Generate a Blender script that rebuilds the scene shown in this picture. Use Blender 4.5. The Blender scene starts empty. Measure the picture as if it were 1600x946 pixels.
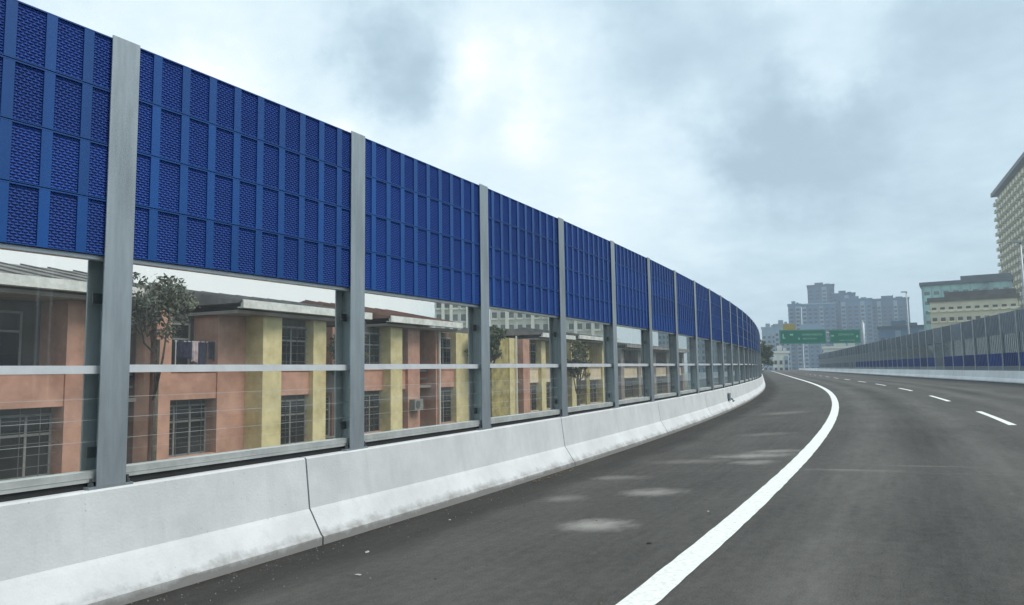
import bpy, bmesh, math, random
from math import sin, cos, pi, radians, atan
from mathutils import Vector, Matrix, Euler
random.seed(7)
S = bpy.context.scene
COL = S.collection

# ------------------------------------------------------------------ camera, sky, sun, exposure
cam_d = bpy.data.cameras.new('camera')
cam_d.sensor_width = 36.0
cam_d.lens = 1140.58 / 1600 * 36.0
cam_d.clip_start = 0.05
cam_d.clip_end = 9000
cam = bpy.data.objects.new('camera', cam_d)
COL.objects.link(cam)
PITCH = atan((580.6 - 473) / 1140.58)
cam.matrix_world = Matrix.Rotation(pi / 2 + PITCH, 4, 'X') @ Matrix.Rotation(-0.01526, 4, 'Z')
S.camera = cam

S.view_settings.view_transform = 'Standard'
S.view_settings.look = 'None'
S.view_settings.gamma = 1.0
S.view_settings.exposure = 0.40
S.cycles.max_bounces = 10
S.cycles.transparent_max_bounces = 24
S.cycles.volume_bounces = 1
S.cycles.use_denoising = True

SUN_EL, SUN_AZ = radians(56), radians(112)      # azimuth measured from +Y towards +X


def ray(u, v):
    """unit direction through a pixel of the 1600 x 946 photograph (used to find where clouds and houses stand)"""
    w = Vector(((u - 800) / 1140.58, (473 - v) / 1140.58, -1.0))
    return (cam.matrix_world.to_3x3() @ w).normalized()


def make_world():
    W = bpy.data.worlds.new('World')
    S.world = W
    W.use_nodes = True
    nt = W.node_tree
    N, L = nt.nodes, nt.links
    N.clear()
    out = N.new('ShaderNodeOutputWorld')
    bg = N.new('ShaderNodeBackground')
    bg.inputs['Strength'].default_value = 0.1
    L.new(bg.outputs[0], out.inputs[0])
    sky = N.new('ShaderNodeTexSky')
    sky.sky_type = 'NISHITA'
    sky.sun_disc = False
    sky.sun_elevation = SUN_EL
    sky.sun_rotation = SUN_AZ
    sky.dust_density = 3.0
    tc = N.new('ShaderNodeTexCoord')

    def math_(op, a, b=None, clamp=False):
        n = N.new('ShaderNodeMath')
        n.operation = op
        n.use_clamp = clamp
        for i, x in enumerate((a, b)):
            if x is None:
                continue
            if isinstance(x, (int, float)):
                n.inputs[i].default_value = x
            else:
                L.new(x, n.inputs[i])
        return n.outputs[0]
    sep = N.new('ShaderNodeSeparateXYZ')
    L.new(tc.outputs['Generated'], sep.inputs[0])
    # cloud deck seen in perspective: direction / (height + a bit)
    zz = math_('ADD', math_('MAXIMUM', sep.outputs[2], 0.0), 0.22)
    comb = N.new('ShaderNodeCombineXYZ')
    L.new(math_('DIVIDE', sep.outputs[0], zz), comb.inputs[0])
    L.new(math_('DIVIDE', sep.outputs[1], zz), comb.inputs[1])

    def noise(scale, detail, rough, src):
        n = N.new('ShaderNodeTexNoise')
        n.inputs['Scale'].default_value = scale
        n.inputs['Detail'].default_value = detail
        n.inputs['Roughness'].default_value = rough
        L.new(src, n.inputs['Vector'])
        return n
    n1 = noise(1.3, 7, 0.55, comb.outputs[0])
    n2 = noise(5.0, 8, 0.6, comb.outputs[0])
    wn = noise(7.0, 7, 0.62, tc.outputs['Generated'])
    warp = N.new('ShaderNodeVectorMath')
    warp.operation = 'MULTIPLY_ADD'
    L.new(wn.outputs['Color'], warp.inputs[0])
    warp.inputs[1].default_value = (0.26, 0.26, 0.26)
    off = N.new('ShaderNodeVectorMath')
    off.operation = 'ADD'
    L.new(tc.outputs['Generated'], off.inputs[0])
    off.inputs[1].default_value = (-0.13, -0.13, -0.13)
    L.new(off.outputs[0], warp.inputs[2])
    # cloud masses: (pixel u, v, radius, lift)
    masses = [(300, 440, .32, .85), (60, 420, .34, .8), (560, 470, .22, .7), (930, 510, .18, .30),
              (330, 10, .26, .30), (800, 100, .12, .30), (740, 150, .10, .30), (760, 230, .24, .26), (920, 260, .16, .14), (1040, 300, .18, .30),
              (640, 80, .10, -.40), (590, 130, .10, -.26), (960, 50, .15, -.16), (1160, 130, .13, -.20),
              (1270, 235, .12, -.34), (1190, 240, .09, -.16), (1300, 45, .11, .30), (1500, 110, .20, -.20),
              (1560, 190, .12, .14), (1400, 290, .20, -.04), (1330, 420, .34, -.20), (560, 30, .1, -.1), (1240, 110, .08, .12)]
    v = math_('ADD', math_('MULTIPLY', math_('SUBTRACT', n1.outputs['Fac'], 0.5), 0.7),
              math_('MULTIPLY', math_('SUBTRACT', n2.outputs['Fac'], 0.5), 0.7))
    v = math_('ADD', v, 0.60)
    for (u, y, r, a) in masses:
        d = ray(u, y)
        dist = N.new('ShaderNodeVectorMath')
        dist.operation = 'DISTANCE'
        L.new(warp.outputs[0], dist.inputs[0])
        dist.inputs[1].default_value = d
        mr = N.new('ShaderNodeMapRange')
        mr.interpolation_type = 'SMOOTHERSTEP'
        mr.inputs['From Min'].default_value = 0.0
        mr.inputs['From Max'].default_value = r * 1.35
        mr.inputs['To Min'].default_value = a
        mr.inputs['To Max'].default_value = 0.0
        L.new(dist.outputs['Value'], mr.inputs['Value'])
        v = math_('ADD', v, mr.outputs[0])
    ramp = N.new('ShaderNodeValToRGB')
    cr = ramp.color_ramp
    cr.interpolation = 'B_SPLINE'
    cr.elements[0].position = 0.0
    cr.elements[0].color = (.36, .48, .565, 1)
    cr.elements[1].position = 1.0
    cr.elements[1].color = (.97, .995, 1.0, 1)
    for p, c in ((.18, (.435, .575, .67, 1)), (.36, (.535, .68, .77, 1)), (.52, (.64, .785, .86, 1)), (.70, (.735, .87, .925, 1)), (.86, (.82, .925, .965, 1))):
        e = cr.elements.new(p)
        e.color = c
    v = math_('MULTIPLY', v, 0.72)
    L.new(v, ramp.inputs[0])
    sc = N.new('ShaderNodeVectorMath')
    sc.operation = 'SCALE'
    L.new(ramp.outputs[0], sc.inputs[0])
    sc.inputs['Scale'].default_value = 9.3
    mix = N.new('ShaderNodeMix')
    mix.data_type = 'RGBA'
    mix.inputs[0].default_value = 0.88
    L.new(sky.outputs[0], mix.inputs[6])
    L.new(sc.outputs[0], mix.inputs[7])
    L.new(mix.outputs[2], bg.inputs['Color'])


make_world()

sl = bpy.data.lights.new('sun', 'SUN')
sl.energy = 2.1
sl.angle = radians(24)
sl.color = (1.0, 0.96, 0.9)
sun = bpy.data.objects.new('sun', sl)
COL.objects.link(sun)
sun.rotation_euler = Vector((-sin(SUN_AZ) * cos(SUN_EL), -cos(SUN_AZ) * cos(SUN_EL), -sin(SUN_EL))).to_track_quat('-Z', 'Y').to_euler()


# ------------------------------------------------------------------ materials
def mat(name, color, rough=0.8, metal=0.0, var=0.12, scale=3.0, bump=0.0, bscale=60.0, color2=None, streak=False, spec=0.5):
    m = bpy.data.materials.new(name)
    m.use_nodes = True
    nt = m.node_tree
    N, L = nt.nodes, nt.links
    b = N['Principled BSDF']
    b.inputs['Roughness'].default_value = rough
    b.inputs['Metallic'].default_value = metal
    b.inputs['Specular IOR Level'].default_value = spec
    tc = N.new('ShaderNodeTexCoord')
    mp = N.new('ShaderNodeMapping')
    L.new(tc.outputs['Object'], mp.inputs[0])
    if streak:
        mp.inputs['Scale'].default_value = (1, 1, 0.12)
    nz = N.new('ShaderNodeTexNoise')
    nz.inputs['Scale'].default_value = scale
    nz.inputs['Detail'].default_value = 8
    nz.inputs['Roughness'].default_value = 0.65
    L.new(mp.outputs[0], nz.inputs['Vector'])
    rp = N.new('ShaderNodeValToRGB')
    c2 = color2 or tuple(max(0, c * (1 - 2.2 * var)) for c in color)
    c1 = tuple(min(1, c * (1 + var)) for c in color)
    rp.color_ramp.elements[0].position = 0.32
    rp.color_ramp.elements[0].color = (*c2, 1)
    rp.color_ramp.elements[1].position = 0.62
    rp.color_ramp.elements[1].color = (*c1, 1)
    L.new(nz.outputs['Fac'], rp.inputs[0])
    L.new(rp.outputs[0], b.inputs['Base Color'])
    if bump:
        n2 = N.new('ShaderNodeTexNoise')
        n2.inputs['Scale'].default_value = bscale
        n2.inputs['Detail'].default_value = 4
        L.new(tc.outputs['Object'], n2.inputs['Vector'])
        bp = N.new('ShaderNodeBump')
        bp.inputs['Strength'].default_value = bump
        bp.inputs['Distance'].default_value = 0.01
        L.new(n2.outputs['Fac'], bp.inputs['Height'])
        L.new(bp.outputs[0], b.inputs['Normal'])
    return m


def glass_mat(name, tint, gloss_rough=0.0, ior=1.45, haze=0.0, haze_col=(.8, .85, .88)):
    """flat sheet: see-through with a Fresnel reflection and a thin film of dust"""
    m = bpy.data.materials.new(name)
    m.use_nodes = True
    nt = m.node_tree
    N, L = nt.nodes, nt.links
    N.clear()
    out = N.new('ShaderNodeOutputMaterial')
    tr = N.new('ShaderNodeBsdfTransparent')
    tr.inputs[0].default_value = (*tint, 1)
    df = N.new('ShaderNodeBsdfDiffuse')
    df.inputs[0].default_value = (*haze_col, 1)
    gl = N.new('ShaderNodeBsdfGlossy')
    gl.inputs['Roughness'].default_value = gloss_rough
    fr = N.new('ShaderNodeFresnel')
    fr.inputs[0].default_value = ior
    m1 = N.new('ShaderNodeMixShader')
    tc = N.new('ShaderNodeTexCoord')
    nz = N.new('ShaderNodeTexNoise')
    nz.inputs['Scale'].default_value = 2.5
    nz.inputs['Detail'].default_value = 6
    L.new(tc.outputs['Object'], nz.inputs['Vector'])
    mr = N.new('ShaderNodeMapRange')
    mr.inputs['From Min'].default_value = 0.3
    mr.inputs['From Max'].default_value = 0.7
    mr.inputs['To Min'].default_value = haze * 0.5
    mr.inputs['To Max'].default_value = haze * 1.5
    L.new(nz.outputs['Fac'], mr.inputs['Value'])
    L.new(mr.outputs[0], m1.inputs[0])
    L.new(tr.outputs[0], m1.inputs[1])
    L.new(df.outputs[0], m1.inputs[2])
    m2 = N.new('ShaderNodeMixShader')
    geo = N.new('ShaderNodeNewGeometry')           # reflect once, on the outer face of the sheet
    om = N.new('ShaderNodeMath')
    om.operation = 'SUBTRACT'
    om.inputs[0].default_value = 1.0
    L.new(geo.outputs['Backfacing'], om.inputs[1])
    fm = N.new('ShaderNodeMath')
    fm.operation = 'MULTIPLY'
    L.new(fr.outputs[0], fm.inputs[0])
    L.new(om.outputs[0], fm.inputs[1])
    L.new(fm.outputs[0], m2.inputs[0])
    L.new(m1.outputs[0], m2.inputs[1])
    L.new(gl.outputs[0], m2.inputs[2])
    L.new(m2.outputs[0], out.inputs[0])
    return m


def asphalt_mat():
    m = bpy.data.materials.new('asphalt')
    m.use_nodes = True
    nt = m.node_tree
    N, L = nt.nodes, nt.links
    b = N['Principled BSDF']
    b.inputs['Roughness'].default_value = 0.78
    b.inputs['Specular IOR Level'].default_value = 0.16
    uv = N.new('ShaderNodeUVMap')
    uv.uv_map = 'road'
    sp = N.new('ShaderNodeSeparateXYZ')
    L.new(uv.outputs[0], sp.inputs[0])

    def nz(scale, detail, rough, sx=1.0, sy=1.0):
        mp = N.new('ShaderNodeMapping')
        mp.inputs['Scale'].default_value = (sx, sy, 1)
        L.new(uv.outputs[0], mp.inputs[0])
        n = N.new('ShaderNodeTexNoise')
        n.inputs['Scale'].default_value = scale
        n.inputs['Detail'].default_value = detail
        n.inputs['Roughness'].default_value = rough
        L.new(mp.outputs[0], n.inputs['Vector'])
        return n.outputs['Fac']

    def ma(op, a, c=None, d=None, clamp=False):
        n = N.new('ShaderNodeMath')
        n.operation = op
        n.use_clamp = clamp
        for i, x in enumerate((a, c, d)):
            if x is None:
                continue
            if isinstance(x, (int, float)):
                n.inputs[i].default_value = x
            else:
                L.new(x, n.inputs[i])
        return n.outputs[0]

    def rng(x, a, c, lo, hi):
        n = N.new('ShaderNodeMapRange')
        n.interpolation_type = 'SMOOTHSTEP'
        n.inputs[1].default_value = a
        n.inputs[2].default_value = c
        n.inputs[3].default_value = lo
        n.inputs[4].default_value = hi
        L.new(x, n.inputs[0])
        return n.outputs[0]
    big = nz(0.35, 5, 0.6, 0.5, 1.6)
    mid = nz(2.0, 6, 0.7, 0.35, 1.0)
    mott = nz(9, 6, 0.75)
    streak = nz(3.0, 6, 0.7, 0.12, 2.2)
    fine = nz(70, 3, 0.75)
    grit = nz(320, 2, 0.6)
    val = ma('ADD', ma('MULTIPLY', ma('SUBTRACT', big, .5), .08), ma('MULTIPLY', ma('SUBTRACT', mid, .5), .05))
    val = ma('ADD', val, ma('MULTIPLY', ma('SUBTRACT', fine, .5), .15))
    val = ma('ADD', val, ma('MULTIPLY', ma('SUBTRACT', grit, .5), .08))
    val = ma('ADD', val, ma('MULTIPLY', ma('SUBTRACT', mott, .5), .085))
    val = ma('ADD', val, ma('MULTIPLY', ma('SUBTRACT', streak, .5), .050))
    val = ma('ADD', val, 0.080)
    # contact shade painted as a darker strip along the parapet, with an uneven edge
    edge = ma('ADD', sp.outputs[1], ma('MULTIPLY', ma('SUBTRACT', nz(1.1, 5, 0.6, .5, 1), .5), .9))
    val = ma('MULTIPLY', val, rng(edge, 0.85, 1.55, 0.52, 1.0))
    # wheel tracks worn paler
    for n0 in (5.1, 6.9, 9.2, 11.0):
        d = ma('ABSOLUTE', ma('SUBTRACT', sp.outputs[1], n0))
        val = ma('ADD', val, ma('MULTIPLY', rng(d, 0.0, .6, .045, 0.0), mid))
    # pale patches with ragged edges: (s, n, half length, half width, strength)
    patches = [(3.55, 2.78, .36, .40, .26), (5.75, 2.68, .36, .50, .18), (9.9, 3.28, .5, .80, .18), (8.9, 3.45, .35, .4, .17),
               (5.2, 1.6, .3, .35, .09), (7.2, 1.7, .3, .5, .10), (10.6, 3.6, .3, .6, .16), (9.2, 2.3, .4, .8, .08),
               (23, 2.5, 1.0, .8, .10), (8.0, 4.9, .12, .9, .07), (8.6, 6.0, .10, .7, .06), (14.5, 2.8, .5, .7, .07)]
    jit = nz(3.0, 6, 0.65)
    for (s0, n0, a, c, k) in patches:
        ds = ma('DIVIDE', ma('SUBTRACT', sp.outputs[0], s0), a)
        dn = ma('DIVIDE', ma('SUBTRACT', sp.outputs[1], n0), c)
        rr = ma('SQRT', ma('ADD', ma('MULTIPLY', ds, ds), ma('MULTIPLY', dn, dn)))
        rr = ma('ADD', rr, ma('MULTIPLY', ma('SUBTRACT', jit, .5), 1.5))
        val = ma('ADD', val, ma('MULTIPLY', rng(rr, 0.0, 1.3, k, 0.0), ma('ADD', mid, .35)))
    # thin transverse construction joints
    for s0, k in ((7.9, .03), (19.5, .02), (33, .02)):
        d = ma('ABSOLUTE', ma('SUBTRACT', ma('ADD', sp.outputs[0], ma('MULTIPLY', mid, .1)), s0))
        val = ma('ADD', val, ma('MULTIPLY', rng(d, 0.0, .05, k, 0.0), big))
    # oil-darkened lane centres
    for n0 in (6.0, 10.1):
        d = ma('ABSOLUTE', ma('SUBTRACT', sp.outputs[1], n0))
        val = ma('SUBTRACT', val, ma('MULTIPLY', rng(d, 0.0, .5, .030, 0.0), mid))
    val = ma('MAXIMUM', val, .012)
    cmb = N.new('ShaderNodeCombineColor')
    L.new(val, cmb.inputs[0])
    L.new(ma('MULTIPLY', val, 0.965), cmb.inputs[1])
    L.new(ma('MULTIPLY', val, 0.885), cmb.inputs[2])
    L.new(cmb.outputs[0], b.inputs['Base Color'])
    bp = N.new('ShaderNodeBump')
    bp.inputs['Strength'].default_value = 0.5
    bp.inputs['Distance'].default_value = 0.006
    L.new(ma('ADD', fine, grit), bp.inputs['Height'])
    L.new(bp.outputs[0], b.inputs['Normal'])
    return m


def concrete_mat(name, base, dark):
    m = mat(name, base, 0.85, 0, 0.06, 1.2, 0.25, 45, spec=0.3)
    nt = m.node_tree
    N, L = nt.nodes, nt.links
    b = N['Principled BSDF']
    src = b.inputs['Base Color'].links[0].from_socket
    # rain streaks and formwork blotches
    tc = N.new('ShaderNodeTexCoord')
    mp = N.new('ShaderNodeMapping')
    mp.inputs['Scale'].default_value = (5, 5, 0.5)
    L.new(tc.outputs['Object'], mp.inputs[0])
    nz = N.new('ShaderNodeTexNoise')
    nz.inputs['Scale'].default_value = 1.6
    nz.inputs['Detail'].default_value = 9
    nz.inputs['Roughness'].default_value = .7
    L.new(mp.outputs[0], nz.inputs['Vector'])
    rp = N.new('ShaderNodeValToRGB')
    rp.color_ramp.elements[0].position = .52
    rp.color_ramp.elements[0].color = (0, 0, 0, 1)
    rp.color_ramp.elements[1].position = .78
    rp.color_ramp.elements[1].color = (.55, .55, .55, 1)
    L.new(nz.outputs['Fac'], rp.inputs[0])
    mx = N.new('ShaderNodeMix')
    mx.data_type = 'RGBA'
    L.new(rp.outputs[0], mx.inputs[0])
    L.new(src, mx.inputs[6])
    mx.inputs[7].default_value = (*dark, 1)
    sp = N.new('ShaderNodeSeparateXYZ')
    L.new(tc.outputs['Object'], sp.inputs[0])
    n3 = N.new('ShaderNodeTexNoise')
    n3.inputs['Scale'].default_value = 3.5
    n3.inputs['Detail'].default_value = 8
    n3.inputs['Roughness'].default_value = .7
    L.new(tc.outputs['Object'], n3.inputs['Vector'])
    ad = N.new('ShaderNodeMath')
    ad.operation = 'MULTIPLY_ADD'
    L.new(n3.outputs['Fac'], ad.inputs[0])
    ad.inputs[1].default_value = -.28
    L.new(sp.outputs[2], ad.inputs[2])
    mr = N.new('ShaderNodeMapRange')            # road grime splashed on the foot
    mr.inputs[1].default_value = -.09
    mr.inputs[2].default_value = .02
    mr.inputs[3].default_value = .85
    mr.inputs[4].default_value = 0.0
    L.new(ad.outputs[0], mr.inputs[0])
    m3 = N.new('ShaderNodeMix')
    m3.data_type = 'RGBA'
    L.new(mr.outputs[0], m3.inputs[0])
    L.new(mx.outputs[2], m3.inputs[6])
    m3.inputs[7].default_value = (.20, .195, .18, 1)
    # air holes left by the formwork
    vo = N.new('ShaderNodeTexVoronoi')
    vo.inputs['Scale'].default_value = 9
    L.new(tc.outputs['Object'], vo.inputs['Vector'])
    m4r = N.new('ShaderNodeMapRange')
    m4r.inputs[1].default_value = .05
    m4r.inputs[2].default_value = .09
    m4r.inputs[3].default_value = .5
    m4r.inputs[4].default_value = 0
    L.new(vo.outputs['Distance'], m4r.inputs[0])
    m4 = N.new('ShaderNodeMix')
    m4.data_type = 'RGBA'
    L.new(m4r.outputs[0], m4.inputs[0])
    L.new(m3.outputs[2], m4.inputs[6])
    m4.inputs[7].default_value = (.30, .30, .29, 1)
    L.new(m4.outputs[2], b.inputs['Base Color'])
    return m


M = dict(
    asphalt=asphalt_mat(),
    paint=mat('road_paint', (.78, .79, .75), .75, 0, .05, 22, .2, 120, color2=(.60, .61, .57)),
    concrete=concrete_mat('parapet_concrete', (.60, .615, .62), (.47, .48, .475)),
    pale_concrete=mat('white_parapet_paint', (.80, .81, .80), .8, 0, .05, .6),
    deck=mat('deck_concrete', (.35, .35, .34), .9, 0, .1, 1),
    steel=mat('galvanised_steel', (.32, .365, .39), .5, .45, .14, 4.5, .05, 30, streak=True),
    bolt=mat('bolt_steel', (.12, .13, .14), .5, .7, .1, 20),
    alu=mat('aluminium_rail', (.74, .77, .79), .38, .35, .05, 5),
    railgrey=mat('weathered_rail', (.46, .48, .47), .5, .2, .10, 5),
    rubber=mat('black_gasket', (.015, .016, .017), .7, 0, .1, 5),
    blue=mat('blue_powder_coat', (.004, .060, .235), .42, 0, .10, 1.3, 0, 10, streak=True, spec=.4),
    infill=mat('panel_infill', (.015, .046, .225), .6, 0, .1, 9, spec=.4),
    louvre=mat('blue_louvre', (.020, .074, .32), .42, 0, .10, 1.3, spec=.45),
    blueR=mat('navy_panel', (.005, .042, .19), .55, 0, .15, .8),
    greyR=mat('blue_grey_panel', (.165, .20, .235), .6, 0, .12, .6),
    postR=mat('grey_wall_post', (.34, .37, .385), .5, .3, .1, 2),
    glass=glass_mat('acrylic_sheet', (.95, .955, .935), 0.0, 1.6, .018),
    glassR=glass_mat('tinted_acrylic_sheet', (.34, .41, .42), 0.02, 1.45, .14, (.3, .34, .35)),
    salmon=mat('salmon_render', (.55, .31, .23), .9, 0, .10, 1.1, color2=(.38, .205, .15)),
    brown=mat('brown_painted_shade', (.22, .12, .085), .9, 0, .15, 1.2, color2=(.13, .075, .055)),  # shade of the stairwells and recesses, put into a dark brown wall colour
    yellow=mat('yellow_render', (.72, .62, .35), .9, 0, .10, 1.2, color2=(.52, .43, .22)),
    olive=mat('stained_yellow_render', (.40, .33, .13), .9, 0, .22, 1.6, color2=(.18, .15, .07)),
    cream=mat('cream_render', (.74, .61, .44), .9, 0, .08, .9),
    greywall=mat('grey_render', (.30, .27, .245), .9, 0, .12, .9),
    recess=mat('painted_shade_recess', (.085, .08, .075), .9, 0, .15, .9),  # back walls coloured nearly black in place of the shade inside the openings
    white=mat('white_gutter_paint', (.80, .80, .77), .7, 0, .08, 2.0, color2=(.55, .55, .52)),
    roof=mat('grey_roof_sheet', (.20, .19, .185), .8, 0, .2, 1.4),
    redroof=mat('rusty_roof_tile', (.24, .13, .10), .85, 0, .2, 1.4),
    frame=mat('window_frame_paint', (.26, .265, .255), .6, 0, .1, 3),
    grille=mat('grille_iron', (.16, .16, .155), .6, .4, .1, 5),
    pane=mat('dark_window_glass', (.018, .02, .023), .25, 0, .3, .7, spec=.2),
    dark=mat('dark_interior', (.02, .02, .022), .9, 0, .2, 1),
    door=mat('timber_door', (.085, .045, .03), .6, 0, .2, 2),
    pipe=mat('white_drainpipe', (.72, .70, .66), .6, 0, .08, 2),
    cloth_dark=mat('navy_laundry', (.02, .022, .06), .95, 0, .3, 6),
    cloth_pale=mat('pale_laundry', (.55, .45, .48), .95, 0, .2, 6),
    condo=mat('pale_condominium_render', (.70, .70, .64), .9, 0, .06, .15),
    condo_win=mat('condominium_window', (.16, .18, .19), .2, 0, .2, .3),
    bluetower=mat('blue_tower_cladding', (.075, .175, .30), .6, 0, .14, .05),
    bluetower2=mat('slate_tower_cladding', (.05, .125, .23), .6, 0, .14, .05),
    towerwin=mat('tower_glazing', (.05, .07, .10), .25, 0, .2, .08),
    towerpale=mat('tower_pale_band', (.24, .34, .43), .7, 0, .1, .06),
    teal=mat('teal_curtain_glass', (.30, .50, .46), .25, 0, .25, .12),
    slate=mat('slate_roof_cap', (.085, .105, .125), .7, 0, .15, .2),
    hotel=mat('beige_hotel_render', (.42, .33, .18), .9, 0, .12, .12),
    hotelc=mat('cream_hotel_render', (.58, .54, .41), .9, 0, .08, .12),
    hotelpale=mat('pale_window_surround', (.66, .62, .48), .9, 0, .08, .5),
    winbrown=mat('hotel_window', (.07, .065, .055), .25, 0, .2, .4),
    green=mat('sign_green', (.002, .125, .085), .55, 0, .06, .8),
    signwhite=mat('sign_lettering', (.22, .42, .35), .6, 0, .05, 2),
    signyellow=mat('sign_yellow', (.30, .24, .07), .6, 0, .06, 1),
    lamp=mat('lamp_lens', (.7, .7, .68), .4, 0, .05, 3),
    leaf=mat('dark_leaves', (.055, .085, .032), .7, 0, .35, .9, color2=(.022, .04, .016)),
    leafo=mat('olive_leaves', (.12, .125, .055), .75, 0, .35, .9, color2=(.05, .06, .028)),
    leafg=mat('grey_green_leaves', (.115, .13, .09), .8, 0, .3, .9, color2=(.07, .08, .072)),
    bark=mat('bark', (.10, .08, .06), .95, 0, .25, 6),
    soil=mat('ground_soil_grass', (.12, .12, .08), .95, 0, .25, .08, color2=(.07, .085, .045)),
    litter=mat('pale_litter', (.42, .42, .40), .9, 0, .15, 30),
    dryleaf=mat('dry_leaf', (.20, .14, .06), .9, 0, .25, 20),
    grit=mat('brown_grit', (.11, .09, .065), .95, 0, .3, 30),
    grit_pale=mat('pale_grit', (.17, .165, .15), .95, 0, .3, 30),
    dstone=mat('dark_chip', (.03, .03, .03), .9, 0, .2, 20),
)


def vary(m, lo, hi):
    """each panel left the paint shop, and weathered, a shade differently"""
    nt = m.node_tree
    N, L = nt.nodes, nt.links
    b = N['Principled BSDF']
    src = b.inputs['Base Color'].links[0].from_socket
    oi = N.new('ShaderNodeObjectInfo')
    mr = N.new('ShaderNodeMapRange')
    mr.inputs['To Min'].default_value = lo
    mr.inputs['To Max'].default_value = hi
    L.new(oi.outputs['Random'], mr.inputs['Value'])
    hs = N.new('ShaderNodeHueSaturation')
    L.new(mr.outputs[0], hs.inputs['Value'])
    L.new(src, hs.inputs['Color'])
    L.new(hs.outputs[0], b.inputs['Base Color'])


vary(M['blue'], .86, 1.12)
vary(M['louvre'], .86, 1.12)
vary(M['greyR'], .75, 1.2)
vary(M['blueR'], .8, 1.25)
vary(M['steel'], .88, 1.1)


# ------------------------------------------------------------------ mesh helpers
class MB:
    """collects boxes, prisms and tubes into one mesh"""

    def __init__(self):
        self.v, self.f, self.mi = [], [], []

    def add(self, vs, fs, mi=0):
        n = len(self.v)
        self.v += [tuple(p) for p in vs]
        self.f += [tuple(i + n for i in f) for f in fs]
        self.mi += [mi] * len(fs)
        return self

    def box(self, x0, x1, y0, y1, z0, z1, mi=0, mtx=None):
        p = [(x, y, z) for z in (z0, z1) for y in (y0, y1) for x in (x0, x1)]
        if mtx is not None:
            p = [mtx @ Vector(q) for q in p]
        return self.add(p, [(0, 2, 3, 1), (4, 5, 7, 6), (0, 1, 5, 4), (2, 6, 7, 3), (0, 4, 6, 2), (1, 3, 7, 5)], mi)

    def tube(self, pts, rad, n=8, mi=0, cap=True):
        pts = [Vector(p) for p in pts]
        if isinstance(rad, (int, float)):
            rad = [rad] * len(pts)
        vs, fs = [], []
        for i, p in enumerate(pts):
            d = (pts[min(i + 1, len(pts) - 1)] - pts[max(i - 1, 0)]).normalized()
            a = d.orthogonal().normalized() if abs(d.z) < .9 else Vector((1, 0, 0))
            a = (a - d * a.dot(d)).normalized()
            b = d.cross(a)
            for k in range(n):
                t = 2 * pi * k / n
                vs.append(p + (a * cos(t) + b * sin(t)) * rad[i])
        for i in range(len(pts) - 1):
            for k in range(n):
                k2 = (k + 1) % n
                fs.append((i * n + k, i * n + k2, (i + 1) * n + k2, (i + 1) * n + k))
        if cap:
            fs.append(tuple(range(n - 1, -1, -1)))
            fs.append(tuple((len(pts) - 1) * n + k for k in range(n)))
        return self.add(vs, fs, mi)

    def prism(self, prof, x0, x1, mi=0):
        """profile of (y, z) swept along x"""
        n = len(prof)
        vs = [(x0, y, z) for y, z in prof] + [(x1, y, z) for y, z in prof]
        fs = [(i, (i + 1) % n, n + (i + 1) % n, n + i) for i in range(n)]
        fs += [tuple(range(n - 1, -1, -1)), tuple(n + i for i in range(n))]
        return self.add(vs, fs, mi)

    def mesh(self, name, mats, smooth=False):
        me = bpy.data.meshes.new(name)
        me.from_pydata(self.v, [], self.f)
        for m in (mats if isinstance(mats, (list, tuple)) else [mats]):
            me.materials.append(M[m] if isinstance(m, str) else m)
        me.polygons.foreach_set('material_index', self.mi)
        if smooth:
            me.polygons.foreach_set('use_smooth', [True] * len(me.polygons))
        me.update()
        bm = bmesh.new()
        bm.from_mesh(me)
        bmesh.ops.recalc_face_normals(bm, faces=bm.faces)
        bm.to_mesh(me)
        bm.free()
        return me

    def build(self, name, mats, parent=None, smooth=False, bevel=0.0, **kw):
        return link(name, self.mesh(name, mats, smooth), parent, bevel=bevel, **kw)


def link(name, me, parent=None, loc=None, rot=None, bevel=0.0, **kw):
    o = bpy.data.objects.new(name, me)
    COL.objects.link(o)
    if parent is not None:
        o.parent = parent
    if loc is not None:
        o.location = loc
    if rot is not None:
        o.rotation_euler = rot
    if bevel:
        b = o.modifiers.new('bevel', 'BEVEL')
        b.width = bevel
        b.segments = 2
        b.limit_method = 'ANGLE'
    for k, v in kw.items():
        o[k] = v
    return o


def thing(name, label, cat, loc=(0, 0, 0), rotz=0.0, group=None):
    o = bpy.data.objects.new(name, None)
    o.empty_display_size = 0.3
    COL.objects.link(o)
    o.location = loc
    o.rotation_euler = (0, 0, rotz)
    return tag(o, label, cat, group)


def tag(o, label, cat, group=None):
    o['label'] = label
    o['category'] = cat
    if group:
        o['group'] = group
    return o


# ------------------------------------------------------------------ the curving road
K0, K2, X0, Y0, A0 = 0.00484, -6e-05, -3.327, 6.132, 0.5205
STEP = 0.25
_tab = {0: (X0, Y0, A0)}


def _kap(s):
    return K0 + K2 * s if s < 80.6 else 0.0


x, y, a = X0, Y0, A0
for i in range(1, int(700 / STEP)):
    a2 = a - _kap((i - .5) * STEP) * STEP
    x += sin((a + a2) / 2) * STEP
    y += cos((a + a2) / 2) * STEP
    a = a2
    _tab[i] = (x, y, a)
x, y, a = X0, Y0, A0
for i in range(1, int(80 / STEP)):
    a2 = a + _kap(-(i - .5) * STEP) * STEP
    x -= sin((a + a2) / 2) * STEP
    y -= cos((a + a2) / 2) * STEP
    a = a2
    _tab[-i] = (x, y, a)


def axis(s):
    i = math.floor(s / STEP)
    t = s / STEP - i
    p, q = _tab[i], _tab[i + 1]
    return tuple(p[k] * (1 - t) + q[k] * t for k in range(3))


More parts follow.
